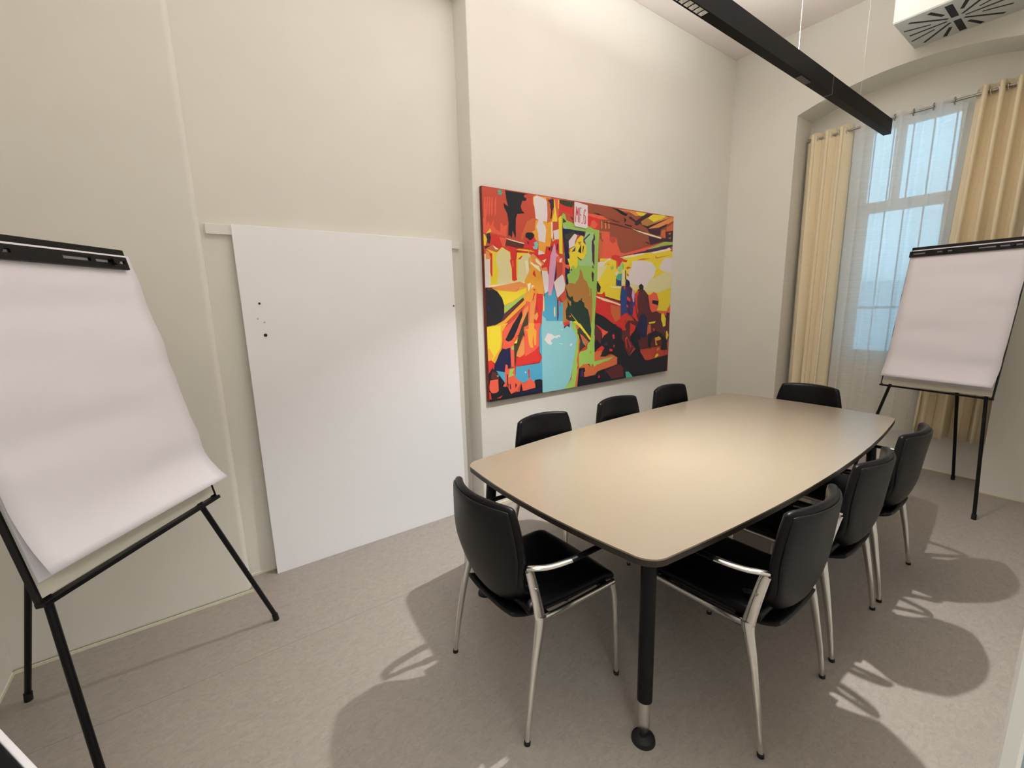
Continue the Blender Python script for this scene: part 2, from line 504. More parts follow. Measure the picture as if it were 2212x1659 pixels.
# ------------------------------------------------------------------ materials
wall_m = mat('wall_paint', (227, 225, 217), 0.75, noise=(3, 0.015), bump=(160, 0.12, 0.002))
ceil_m = mat('ceiling_paint', (226, 218, 214), 0.85)
white_m = mat('white_paint', (228, 226, 222), 0.4)
board_m = mat('whiteboard_laminate', (244, 245, 250), 0.32)
strip_m = mat('strip_paint', (232, 230, 228), 0.5)
trimw_m = mat('cream_seam', (226, 222, 200), 0.5)
black_m = mat('black_powder_coat', (7, 7, 9), 0.4, spec=0.25)
lamp_m = mat('lamp_housing', (7, 7, 10), 0.55, spec=0.15)
seatm = mat('black_leather', (5, 6, 9), 0.38, spec=0.24, bump=(220, 0.15, 0.001))
shell_m = mat('charcoal_back_leather', (17, 19, 20), 0.42, spec=0.28, bump=(260, 0.15, 0.001))
chrome = mat('polished_aluminium', (226, 224, 220), 0.18, 1.0)
brush = mat('brushed_steel', (170, 165, 155), 0.3, 1.0)
rubber = mat('rubber', (14, 14, 14), 0.7)
tabletop_m = mat('table_laminate', (142, 130, 113), 0.25, noise=(300, 0.02))
edge_m = mat('table_edge', (44, 36, 30), 0.5)
paper_m = mat('flipchart_paper', (234, 231, 238), 0.6, bump=(2.2, 0.25, 0.02))
padside_m = mat('board_face', (218, 214, 200), 0.45)
drape_m = mat('golden_beige_drape', (238, 224, 192), 0.8, noise=(380, 0.05, (1, 1, 0.5)), sheen=0.3)
vent_m = mat('vent_plate', (196, 200, 198), 0.5)
ventbox_m = mat('vent_box_paint', (236, 233, 226), 0.5)
slot_m = mat('vent_slot', (12, 12, 14), 0.6)
bars_m = mat('window_bar_hazed', (128, 152, 174), 0.5)  # dark bars paled: the haze of the sheer is put into their colour
facade_m = mat('facade_render', (205, 215, 222), 0.9)
facade2_m = mat('facade_plinth', (150, 168, 180), 0.9)
mark_k = mat('black_magnet', (15, 15, 18), 0.5)
mark_r = mat('red_magnet', (170, 30, 50), 0.5)
mark_g = mat('grey_magnet', (170, 160, 160), 0.5)

def floor_material():
    m = bpy.data.materials.new('linoleum'); m.use_nodes = True; nt = m.node_tree; b = nt.nodes['Principled BSDF']
    tc = nt.nodes.new('ShaderNodeTexCoord'); mp = nt.nodes.new('ShaderNodeMapping'); mp.inputs['Scale'].default_value = (1.0, 1.7, 1)
    nt.links.new(tc.outputs['Object'], mp.inputs[0])
    n1 = nt.nodes.new('ShaderNodeTexNoise'); n1.inputs['Scale'].default_value = 26; n1.inputs['Detail'].default_value = 8; n1.inputs['Roughness'].default_value = 0.7; n1.inputs['Distortion'].default_value = 1.2
    nt.links.new(mp.outputs[0], n1.inputs['Vector'])
    r1 = nt.nodes.new('ShaderNodeValToRGB'); r1.color_ramp.elements[0].position = 0.32; r1.color_ramp.elements[1].position = 0.66
    r1.color_ramp.elements[0].color = lin((146, 139, 132)); r1.color_ramp.elements[1].color = lin((162, 154, 145))
    nt.links.new(n1.outputs['Fac'], r1.inputs[0])
    n2 = nt.nodes.new('ShaderNodeTexNoise'); n2.inputs['Scale'].default_value = 30; n2.inputs['Detail'].default_value = 3; n2.inputs['Distortion'].default_value = 2.5
    nt.links.new(mp.outputs[0], n2.inputs['Vector'])
    r2 = nt.nodes.new('ShaderNodeValToRGB'); r2.color_ramp.elements[0].position = 0.63; r2.color_ramp.elements[1].position = 0.70
    r2.color_ramp.elements[0].color = (0, 0, 0, 1); r2.color_ramp.elements[1].color = (0.45, 0.45, 0.45, 1)
    nt.links.new(n2.outputs['Fac'], r2.inputs[0])
    mx = nt.nodes.new('ShaderNodeMix'); mx.data_type = 'RGBA'
    nt.links.new(r2.outputs[0], mx.inputs[0]); nt.links.new(r1.outputs[0], mx.inputs[6]); mx.inputs[7].default_value = lin((126, 116, 108))
    # one long seam between two sheets, along the room
    sx = nt.nodes.new('ShaderNodeSeparateXYZ'); nt.links.new(tc.outputs['Object'], sx.inputs[0])
    sb = nt.nodes.new('ShaderNodeMath'); sb.operation = 'SUBTRACT'; nt.links.new(sx.outputs['Y'], sb.inputs[0]); sb.inputs[1].default_value = 2.07
    ab = nt.nodes.new('ShaderNodeMath'); ab.operation = 'ABSOLUTE'; nt.links.new(sb.outputs[0], ab.inputs[0])
    lt = nt.nodes.new('ShaderNodeMath'); lt.operation = 'LESS_THAN'; nt.links.new(ab.outputs[0], lt.inputs[0]); lt.inputs[1].default_value = 0.0012
    ml = nt.nodes.new('ShaderNodeMath'); ml.operation = 'MULTIPLY'; nt.links.new(lt.outputs[0], ml.inputs[0]); ml.inputs[1].default_value = 0.6
    mx2 = nt.nodes.new('ShaderNodeMix'); mx2.data_type = 'RGBA'
    nt.links.new(ml.outputs[0], mx2.inputs[0]); nt.links.new(mx.outputs[2], mx2.inputs[6]); mx2.inputs[7].default_value = lin((95, 86, 80))
    nt.links.new(mx2.outputs[2], b.inputs['Base Color'])
    b.inputs['Roughness'].default_value = 0.42
    bp = nt.nodes.new('ShaderNodeBump'); bp.inputs['Strength'].default_value = 0.18; bp.inputs['Distance'].default_value = 0.002
    n3 = nt.nodes.new('ShaderNodeTexNoise'); n3.inputs['Scale'].default_value = 90; nt.links.new(tc.outputs['Object'], n3.inputs['Vector'])
    nt.links.new(n3.outputs['Fac'], bp.inputs['Height']); nt.links.new(bp.outputs[0], b.inputs['Normal'])
    return m
floor_m = floor_material()

def sheer_material():
    m = bpy.data.materials.new('sheer_voile'); m.use_nodes = True; nt = m.node_tree
    for n in list(nt.nodes): nt.nodes.remove(n)
    out = nt.nodes.new('ShaderNodeOutputMaterial')
    tc = nt.nodes.new('ShaderNodeTexCoord'); mp = nt.nodes.new('ShaderNodeMapping'); mp.inputs['Scale'].default_value = (6, 6, 160)
    nt.links.new(tc.outputs['Object'], mp.inputs[0])
    n = nt.nodes.new('ShaderNodeTexNoise'); n.inputs['Scale'].default_value = 1.0; n.inputs['Detail'].default_value = 3
    nt.links.new(mp.outputs[0], n.inputs['Vector'])
    r = nt.nodes.new('ShaderNodeMapRange'); r.inputs[1].default_value = 0.35; r.inputs[2].default_value = 0.65
    r.inputs[3].default_value = 0.22; r.inputs[4].default_value = 0.30
    nt.links.new(n.outputs['Fac'], r.inputs[0])
    t = nt.nodes.new('ShaderNodeBsdfTransparent'); t.inputs[0].default_value = (1, 1, 1, 1)
    d = nt.nodes.new('ShaderNodeBsdfDiffuse'); d.inputs[0].default_value = lin((246, 244, 238))
    tl = nt.nodes.new('ShaderNodeBsdfTranslucent'); tl.inputs[0].default_value = lin((246, 246, 244))
    m1 = nt.nodes.new('ShaderNodeMixShader'); m1.inputs[0].default_value = 0.45
    nt.links.new(d.outputs[0], m1.inputs[1]); nt.links.new(tl.outputs[0], m1.inputs[2])
    m2 = nt.nodes.new('ShaderNodeMixShader'); nt.links.new(r.outputs[0], m2.inputs[0])
    nt.links.new(m1.outputs[0], m2.inputs[1]); nt.links.new(t.outputs[0], m2.inputs[2])
    nt.links.new(m2.outputs[0], out.inputs[0])
    return m
sheer_m = sheer_material()

def glass_material():
    m = bpy.data.materials.new('window_glass'); m.use_nodes = True; nt = m.node_tree
    for n in list(nt.nodes): nt.nodes.remove(n)
    out = nt.nodes.new('ShaderNodeOutputMaterial')
    t = nt.nodes.new('ShaderNodeBsdfTransparent'); t.inputs[0].default_value = (0.92, 0.95, 0.96, 1)
    g = nt.nodes.new('ShaderNodeBsdfGlossy'); g.inputs['Roughness'].default_value = 0.02
    f = nt.nodes.new('ShaderNodeFresnel'); f.inputs[0].default_value = 1.45
    mx = nt.nodes.new('ShaderNodeMixShader')
    nt.links.new(f.outputs[0], mx.inputs[0]); nt.links.new(t.outputs[0], mx.inputs[1]); nt.links.new(g.outputs[0], mx.inputs[2])
    nt.links.new(mx.outputs[0], out.inputs[0])
    return m
glass_m = glass_material()

def emit(name, rgb, s):
    m = bpy.data.materials.new(name); m.use_nodes = True; nt = m.node_tree
    for n in list(nt.nodes): nt.nodes.remove(n)
    out = nt.nodes.new('ShaderNodeOutputMaterial'); e = nt.nodes.new('ShaderNodeEmission')
    e.inputs[0].default_value = lin(rgb); e.inputs[1].default_value = s
    nt.links.new(e.outputs[0], out.inputs[0]); return m

# ------------------------------------------------------------------ room shell
struct('floor', boxm(-1.3, 5.6, -2.2, 2.95, -0.1, 0), floor_m)
struct('ceiling', boxm(-1.3, 5.4, -2.2, 2.95, CEIL, CEIL+0.1), ceil_m)

# left wall: two flush fields either side of a recess that stops below the ceiling
bm = BM()
box(bm, -1.0, XR0, YW, YR+0.15, 0, CEIL)
o = struct('wall_left', bm, wall_m, bevel=0.028, smooth=True); o.modifiers['bev'].segments = 6; o.modifiers['bev'].harden_normals = True
bm = BM(); box(bm, XR1, XW+0.35, YW, YR+0.15, 0, CEIL)
o = struct('wall_left_panel', bm, wall_m, bevel=0.006)
bm = BM(); box(bm, XR0-0.02, XR1+0.02, YR, YR+0.14, 0, ZR+0.02)
struct('wall_recess', bm, wall_m)
bm = BM(); box(bm, XR0-0.02, XR1+0.02, YW+0.004, YR+0.14, ZR, CEIL)
struct('wall_above_recess', bm, wall_m, bevel=0.01)
# near wall on the left edge
struct('wall_near', boxm(XL-0.15, XL, -0.3, YW+0.1, 0, CEIL), wall_m)

# window wall with an arched niche
def arch_z(y): return 3.335 - 0.221*(y-1.235)**2
bm = BM()
N = 28
def arch_wall(bm, x0, x1, zt):
    ys = [YN0 + (YN1-YN0)*i/N for i in range(N+1)]
    for i in range(N):
        a, b = ys[i], ys[i+1]; za, zb = arch_z(a), arch_z(b)
        for x, fl in ((x0, 0), (x1, 1)):
            v = [bm.verts.new(p) for p in ((x,a,za),(x,b,zb),(x,b,zt),(x,a,zt))]
            bm.faces.new(v if fl else v[::-1])
        v = [bm.verts.new(p) for p in ((x0,a,za),(x1,a,za),(x1,b,zb),(x0,b,zb))]
        bm.faces.new(v)
arch_wall(bm, XW, XN+0.05, CEIL)
box(bm, XW, XN+0.3, YN1, YW+0.02, 0, CEIL)
box(bm, XW, XN+0.3, -0.4, YN0, 0, CEIL)
struct('wall_window', bm, wall_m)
# niche back with the window opening
WY0, WY1, WZ0, WZ1 = 0.905, 1.575, 0.945, 3.04
bm = BM()
box(bm, XN, XN+0.3, YN0, WY0, 0, 3.6); box(bm, XN, XN+0.3, WY1, YN1, 0, 3.6)
box(bm, XN, XN+0.3, WY0, WY1, 0, WZ0); box(bm, XN, XN+0.3, WY0, WY1, WZ1, 3.6)
struct('wall_niche', bm, wall_m)
bm = boxm(XN-0.02, XN+0.16, WY0-0.02, WY1+0.02, WZ0-0.03, WZ0)
struct('trim_1', bm, white_m, bevel=0.004)

# wall with the doorway the picture is taken from
struct('wall_right', boxm(XJ+0.03, XW+0.3, -0.22, YD-0.018, 0, CEIL), wall_m)
struct('wall_right_near', boxm(-1.0, -0.95, -0.22, YD-0.018, 0, CEIL), wall_m)
struct('wall_over_door', boxm(-0.95, XJ+0.03, -0.22, YD-0.018, 2.2, CEIL), wall_m)
struct('trim_2', boxm(XJ, XJ+0.05, -0.003, YD, 0, 2.2), white_m, bevel=0.004)
struct('trim_3', boxm(XJ+0.008, XJ+0.04, -0.24, -0.003, 0, 2.2), mat('jamb_shaded_grey', (150, 164, 172), 0.5))  # the jamb's bluish shade is put into its colour
# corridor behind the doorway
struct('wall_corridor', boxm(-1.3, 5.0, -2.1, -2.0, 0, CEIL), wall_m)
struct('wall_corridor_left', boxm(-1.3, -1.2, -2.0, 2.9, 0, CEIL), wall_m)
struct('wall_corridor_right', boxm(3.0, 3.1, -2.0, -0.22, 0, CEIL), wall_m)

# thin seams where the linoleum meets the walls
bt = 0.014
struct('baseboard_left', boxm(XL, XR0+0.004, YW-0.005, YW, 0, bt), trimw_m)
struct('baseboard_recess', boxm(XR0, XR1, YR-0.005, YR, 0, bt), trimw_m)
struct('baseboard_panel', boxm(XR1, XW, YW-0.005, YW, 0, bt*2), trimw_m)
struct('baseboard_window', boxm(XN-0.005, XN, YN0, YN1, 0, bt), trimw_m)
struct('baseboard_pier', boxm(XW-0.005, XW, YD-0.1, YN0, 0, bt), trimw_m)
struct('baseboard_corner', boxm(XW-0.005, XW, YN1, YW, 0, bt), trimw_m)
struct('baseboard_near', boxm(XL, XL+0.005, 0, YW, 0, bt), trimw_m)

# ------------------------------------------------------------------ window
win = empty('window_1', (XN+0.14, (WY0+WY1)/2, WZ0)); win['kind'] = 'structure'
def wpart(name, a, m, **k):
    bm = BM()
    for q in a: box(bm, *q)
    o = obj(name, bm, m, win, **k); o.matrix_parent_inverse = Matrix.Translation(-win.location); return o
xf0, xf1 = XN+0.10, XN+0.16
fw = 0.045; ty = 2.335; my = 1.325
wpart('window_frame', [(xf0, xf1, WY0, WY0+fw, WZ0, WZ1), (xf0, xf1, WY1-fw, WY1, WZ0, WZ1), (xf0, xf1, WY0+fw, WY1-fw, WZ0, WZ0+fw), (xf0, xf1, WY0+fw, WY1-fw, WZ1-fw, WZ1)], white_m, bevel=0.003)
wpart('transom', [(xf0-0.012, xf1, WY0+fw, WY1-fw, ty-0.045, ty+0.045)], white_m, bevel=0.003)
wpart('mullion', [(xf0-0.008, xf1, my-0.032, my+0.032, ty+0.045, WZ1-fw)], white_m, bevel=0.003)
wpart('sash', [(xf0+0.01, xf1-0.005, WY1-fw-0.03, WY1-fw, WZ0+fw, ty-0.045), (xf0+0.01, xf1-0.005, WY0+fw, WY0+fw+0.03, WZ0+fw, ty-0.045), (xf0+0.01, xf1-0.005, WY0+fw+.03, WY1-fw-.03, WZ0+fw, WZ0+fw+0.03)], white_m)
wpart('pane', [(xf0+0.03, xf0+0.036, WY0+fw+.03, WY1-fw-.03, WZ0+fw+.03, ty-0.045)], glass_m)
wpart('pane', [(xf0+0.03, xf0+0.036, WY0+fw, my-0.032, ty+0.045, WZ1-fw)], glass_m)
wpart('pane', [(xf0+0.03, xf0+0.036, my+0.032, WY1-fw, ty+0.045, WZ1-fw)], glass_m)

gr = empty('window_grille', (XN+0.40, 1.24, 0.80))
tag(gr, 'dark vertical security bars outside the window, seen through the sheer curtain', 'window grille')
for k in range(8):
    bm = BM(); tube(bm, [(0, -0.49+0.14*k, 0.0), (0, -0.49+0.14*k, 2.45)], 0.007, 8); obj('grille_bar', bm, bars_m, gr, smooth=True, autos=60)
for z in (0.06, 0.62, 2.38):
    bm = BM(); box(bm, -0.004, 0.004, -0.52, 0.52, z-0.012, z+0.012); obj('cross_bar', bm, bars_m, gr)
# anchoring feet of the grille in the outer wall
for sy in (-0.52, 0.52):
    for z in (0.06, 2.38): obj('wall_anchor', boxm(-0.11, 0.004, sy-0.01, sy+0.01, z-0.012, z+0.012), bars_m, gr)

nb = empty('neighbouring_building', (8.2, 1.6, -1.0))
tag(nb, 'pale neighbouring house wall with darker lower wing, blurred outside the window', 'building')
bm = BM(); box(bm, 0.4, 0.8, -5, 5, 0, 9); obj('facade', bm, facade_m, nb)
bm = BM(); box(bm, 0, 0.4, 0.15, 5, 0, 2.75); obj('lower_wing', bm, facade2_m, nb)
struct('ground', boxm(5.6, 12, -6, 8, -1.1, -1.0), facade2_m)

# ------------------------------------------------------------------ curtains on their rod
RX, RZ = 5.01, 3.012
rod = empty('curtain_rod', (RX, 1.24, RZ))
tag(rod, 'brushed steel curtain rod across the arched window niche', 'curtain rod')
bm = BM(); tube(bm, [(0, -0.74, 0), (0, 0.715, 0)], 0.0095, 14); obj('pole', bm, brush, rod, smooth=True, autos=50)
for sy in (-0.73, 0.705):
    bm = BM(); tube(bm, [(0, sy, 0), (0, sy+(0.028 if sy > 0 else -0.028), 0)], 0.018, 16); obj('end_cap', bm, brush, rod, smooth=True, autos=50)
for sy in (-0.70, 0.0, 0.69):
    bm = BM(); tube(bm, [(0, sy, -0.016), (0.11, sy, -0.016)], 0.006, 8); tube(bm, [(0.10, sy, -0.016), (0.11, sy, -0.016)], 0.022, 12); obj('bracket', bm, brush, rod, smooth=True, autos=50)

def curtain(name, y0, y1, waves, amp, ztop, zbot, m, phase=0.0, seed=1, ringn=True, thick=0.0016, flare=(0, 0), wig=0.024):
    rnd = random.Random(seed)
    root = empty(name, (RX, (y0+y1)/2, zbot))
    bm = BM(); nu = waves*16; nv = 22; W = y1-y0
    fa = [rnd.uniform(0.75, 1.25) for _ in range(waves*2+2)]; ph = [rnd.uniform(-0.5, 0.5) for _ in range(waves*2+2)]
    grid = []
    for j in range(nv+1):
        v = j/nv; z = zbot + (ztop-zbot)*v; row = []
        for i in range(nu+1):
            u = i/nu; s = u*waves*2*PI + phase; k = int(u*waves*2)
            low = (1-v)**1.2
            f0, f1 = fa[k], fa[min(k+1, len(fa)-1)]; fr = u*waves*2-k
            a = amp*(1 + low*((f0*(1-fr)+f1*fr)-1)*1.6)
            dx = a*math.sin(s + low*0.5*math.sin(u*7+seed)) + 0.28*a*math.sin(2*s+1.1+seed) + low*0.012*math.sin(s*0.5+seed)
            dy = wig*math.sin(2*s)*1.0 + low*0.02*math.sin(u*5+seed*2) + (1-v)*(flare[0]*(1-u)+flare[1]*u)
            tz = 0 if v < 1 else 0.010*math.cos(s*2)
            row.append(bm.verts.new((dx, (u-0.5)*W + dy, z - zbot + tz)))
        grid.append(row)
    for j in range(nv):
        for i in range(nu):
            bm.faces.new((grid[j][i], grid[j][i+1], grid[j+1][i+1], grid[j+1][i]))
    obj('curtain_fabric', bm, m, root, smooth=True, solid=thick)
    if ringn:
        for k in range(waves*2):
            u = (k*PI - phase)/(waves*2*PI)
            if u < 0.02: u += 0.0
            if not (0.01 < u < 0.99): continue
            bm = BM(); torus(bm, (0, (u-0.5)*W, RZ-zbot), 0.024, 0.0045, 'y')
            o = obj('eyelet', bm, chrome if m is drape_m else brush, root, smooth=True)
            o.rotation_euler = (0, 0, 0)
    return root
c = curtain('curtain', 1.615, 1.955, 3, 0.050, 3.055, 0.30, drape_m, 0.6, 3); tag(c, 'golden beige eyelet curtain at the left side of the window, beside the niche wall', 'curtain', 'heavy curtains')
c = curtain('curtain', 0.495, 0.845, 4, 0.060, 3.055, 0.33, drape_m, 2.2, 7, flare=(0, 0.10)); tag(c, 'golden beige eyelet curtain at the right side of the window, hanging behind the flipchart', 'curtain', 'heavy curtains')
c = curtain('sheer_curtain', 0.875, 1.60, 3, 0.030, 3.05, 0.33, sheer_m, 0.9, 5, thick=0, flare=(0.11, -0.02), wig=0.012); tag(c, 'white see-through voile curtain across the middle of the window', 'sheer curtain')

# ------------------------------------------------------------------ painting on canvas
PX0, PX1, PZ0, PZ1 = 1.652, 3.795, 0.842, 2.315
def painting():
    keys = list(PAINT_COLORS); mats = [mat('paint_' + k.lower() + '_tone', PAINT_COLORS[k], 0.55) for k in keys]
    mats.append(mat('canvas_side', (120, 50, 42), 0.7)); ci = len(mats)-1
    bm = BM(); W, Hh = PX1-PX0, PZ1-PZ0
    t = 0.028
    box(bm, 0, W, 0, t, 0, Hh, ci)
    n = 0
    for line in PAINT.strip().splitlines():
        p = line.split(); y = -0.0002 - 0.00002*n; n += 1
        pts = []
        for q in p[1:]:
            a, b = map(int, q.split(',')); v = (a*W/1000, b*Hh/1000)
            if not pts or (abs(v[0]-pts[-1][0]) + abs(v[1]-pts[-1][1])) > 1e-5: pts.append(v)
        if pts[0] == pts[-1]: pts.pop()
        if len(pts) < 3: continue
        ar = sum(pts[i][0]*pts[(i+1)%len(pts)][1]-pts[(i+1)%len(pts)][0]*pts[i][1] for i in range(len(pts)))
        if ar < 0: pts.reverse()
        tri = bmesh.new()
        from mathutils.geometry import tessellate_polygon
        vs3 = [Vector((a, 0, b)) for a, b in pts]
        vv = [bm.verts.new((a, y, b)) for a, b in pts]
        for tr in tessellate_polygon([vs3]):
            try:
                f = bm.faces.new([vv[i] for i in tr]); f.material_index = keys.index(p[0])
            except ValueError: pass
        tri.free()
    me = bpy.data.meshes.new('painting'); bm.to_mesh(me); bm.free()
    for m in mats: me.materials.append(m)
    o = bpy.data.objects.new('painting', me); COL.objects.link(o); o.location = (PX0, YW-t-0.002, PZ0)
    tag(o, 'large colourful unframed canvas painting of a market hall with blue bottle and MF.6 sign', 'painting')
painting()

# ------------------------------------------------------------------ rail and leaning pin board
o = obj('wall_rail', boxm(0.10, 1.565, YR-0.02, YR, 1.925, 1.975), strip_m, bevel=0.002)
tag(o, 'narrow white rail on the recess wall behind the top of the tall white board', 'wall rail')
wb = empty('white_board', (0.855, 2.715, 0))
tag(wb, 'tall blank white board leaning in the wall recess, standing on the floor', 'board')
ang = math.atan2(2.752-2.712, 1.975)
bm = boxm(-0.643, 0.643, 0, 0.012, 0, 1.978)
b_ = obj('board_panel', bm, board_m, wb, bevel=0.0015); b_.rotation_euler = (-ang, 0, 0)
for (x, z, r, m, lb) in ((-0.558, 1.572, .006, mark_k, 'small dark magnet'), (-0.575, 1.49, .004, mark_g, 'faint grey dot'), (-0.545, 1.47, .004, mark_g, 'faint grey dot'), (-0.548, 1.40, .009, mark_k, 'larger black magnet'), (0.63, 1.535, .006, mark_r, 'small red magnet')):
    bm = BM(); disc(bm, (0, 0, 0), r, 0.004, 14, r*0.8)
    o = obj('magnet', bm, m, wb); o.rotation_euler = (PI/2-ang, 0, 0); o.location = (x, z*math.sin(ang)-0.0005, z*math.cos(ang)); o['label'] = lb

# ------------------------------------------------------------------ conference table
def boat(cx, cy, hl, hw, bow_l, bow_w, r):
    """rounded corners; long sides and ends bow outwards"""
    pts = []
    cl, cw = hl-bow_l, hw-bow_w          # corner half sizes
    def side(p0, p1, bow, nx, ny, n=22):
        for i in range(n+1):
            t = i/n; b = bow*(1-(2*t-1)**2)
            pts.append((p0[0]+(p1[0]-p0[0])*t+nx*b, p0[1]+(p1[1]-p0[1])*t+ny*b))
    def corner(cxx, cyy, a0):
        for i in range(1, 8):
            a = a0 + PI/2*i/8; pts.append((cxx+r*math.cos(a), cyy+r*math.sin(a)))
    side((-cl+r, -cw), (cl-r, -cw), bow_w, 0, -1); corner(cl-r, -cw+r, -PI/2)
    side((cl, -cw+r), (cl, cw-r), bow_l, 1, 0); corner(cl-r, cw-r, 0)
    side((cl-r, cw), (-cl+r, cw), bow_w, 0, 1); corner(-cl+r, cw-r, PI/2)
    side((-cl, cw-r), (-cl, -cw+r), bow_l, -1, 0); corner(-cl+r, -cw+r, PI)
    return [(cx+a, cy+b) for a, b in pts]
TC = (2.362, 1.318)
tb = empty('conference_table', (TC[0], TC[1], 0), 0.012)
tag(tb, 'large taupe conference table with bowed sides and dark edge in the middle of the room', 'table')
bm = BM(); slab(bm, boat(0, 0, 1.362, 0.645, 0.035, 0.075, 0.085), 0.729, 0.735); obj('table_top', bm, tabletop_m, tb)
bm = BM(); slab(bm, boat(0, 0, 1.3625, 0.6455, 0.035, 0.075, 0.085), 0.708, 0.729); obj('edge_band', bm, edge_m, tb)
bm = BM()
for a in ((-1.14, 1.14, -0.40, -0.36), (-1.14, 1.14, 0.36, 0.40), (-1.14, -1.10, -0.36, 0.36), (1.10, 1.14, -0.36, 0.36)): box(bm, a[0], a[1], a[2], a[3], 0.668, 0.708)
obj('underframe', bm, black_m, tb, bevel=0.003)
for sx in (-1, 1):
    for sy in (-1, 1):
        top = Vector((sx*1.215, sy*0.475, 0.708)); ft = Vector((sx*1.262, sy*0.510, 0.0))
        if sx > 0: ft = Vector((1.245, sy*0.50, 0)); top = Vector((1.20, sy*0.47, 0.708))
        P = lambda z: ft + (top-ft)*(z/0.708)
        bm = BM(); tube(bm, [P(0.155), P(0.708)], 0.0265, 24); leg = obj('leg', bm, black_m, tb, smooth=True, autos=50)
        bm = BM(); tube(bm, [P(0.035), P(0.045), P(0.155)], [0.013, 0.020, 0.0215], 20); obj('leg_sleeve', bm, chrome, leg, smooth=True, autos=50)['label'] = 'polished metal lower leg sleeve'
        bm = BM(); disc(bm, (ft.x, ft.y, 0.0), 0.042, 0.010, 28, 0.040); disc(bm, (ft.x, ft.y, 0.010), 0.034, 0.012, 28, 0.014); disc(bm, (ft.x, ft.y, 0.02), 0.011, 0.022, 14); obj('foot_disc', bm, rubber, leg, smooth=True, autos=30)
        bm = BM(); slab(bm, [(top.x-sx*0.14, top.y-0.035*1), (top.x+sx*0.03, top.y-0.035), (top.x+sx*0.03, top.y+0.035), (top.x-sx*0.14, top.y+0.035)][::sx], 0.700, 0.708); obj('leg_plate', bm, black_m, leg)

# ------------------------------------------------------------------ chairs
def grid_mesh(fn, nu, nv):
    bm = BM(); g = [[bm.verts.new(fn(-1+2*i/nu, j/nv)) for i in range(nu+1)] for j in range(nv+1)]
    for j in range(nv):
        for i in range(nu): bm.faces.new((g[j][i], g[j][i+1], g[j+1][i+1], g[j+1][i]))
    return bm
def backsurf(off):
    def f(u, v):
        hw = 0.150 + 0.080*math.sin(min(1, v/0.62)*PI/2)**0.9 - 0.040*max(0, (v-0.55)/0.45)**1.5
        z = 0.385 + 0.485*v
        z += (1-v)**2.2 * 0.115*abs(u)**2.4
        z -= max(0, (v-0.8)/0.2)**2 * (0.008*u*u + 0.011*abs(u)**20)
        y = -0.165 - 0.075*math.sin(min(1, v/0.45)*PI/2) - 0.062*max(0, v-0.3)**1.3 
        y += 0.058*u*u*(0.35+0.65*v)
        if v < 0.25: y += 0.055*(1-v/0.25)**2
        return (u*hw, y+off, z)
    return f
def closed_pad(fn, nu, nv, t, edge=0.6):
    """front and back surfaces joined at a rounded rim"""
    bm = BM()
    def nrm(u, v):
        e = 0.01
        a = Vector(fn(min(1, u+e), v)) - Vector(fn(max(-1, u-e), v)); b = Vector(fn(u, min(1, v+e))) - Vector(fn(u, max(0, v-e)))
        return a.cross(b).normalized()
    def prof(u, v):
        d = min(1-abs(u), 2*min(v, 1-v)*1.0)
        return math.sqrt(max(0, 1-(1-min(1, d/0.10))**2))
    layers = []
    for s in (1, -1):
        layers.append([[None]*(nu+1) for _ in range(nv+1)])
        for j in range(nv+1):
            for i in range(nu+1):
                u = math.sin((-1+2*i/nu)*PI/2); v = 0.5-0.5*math.cos(j/nv*PI)
                rim = i in (0, nu) or j in (0, nv)
                if s == -1 and rim: layers[1][j][i] = layers[0][j][i]; continue
                p = Vector(fn(u, v)) + nrm(u, v)*(s*t/2*prof(u, v))
                layers[-1][j][i] = bm.verts.new(p)
    for k, L in enumerate(layers):
        for j in range(nv):
            for i in range(nu):
                q = (L[j][i], L[j][i+1], L[j+1][i+1], L[j+1][i])
                bm.faces.new(q if k == 0 else q[::-1])
    return bm
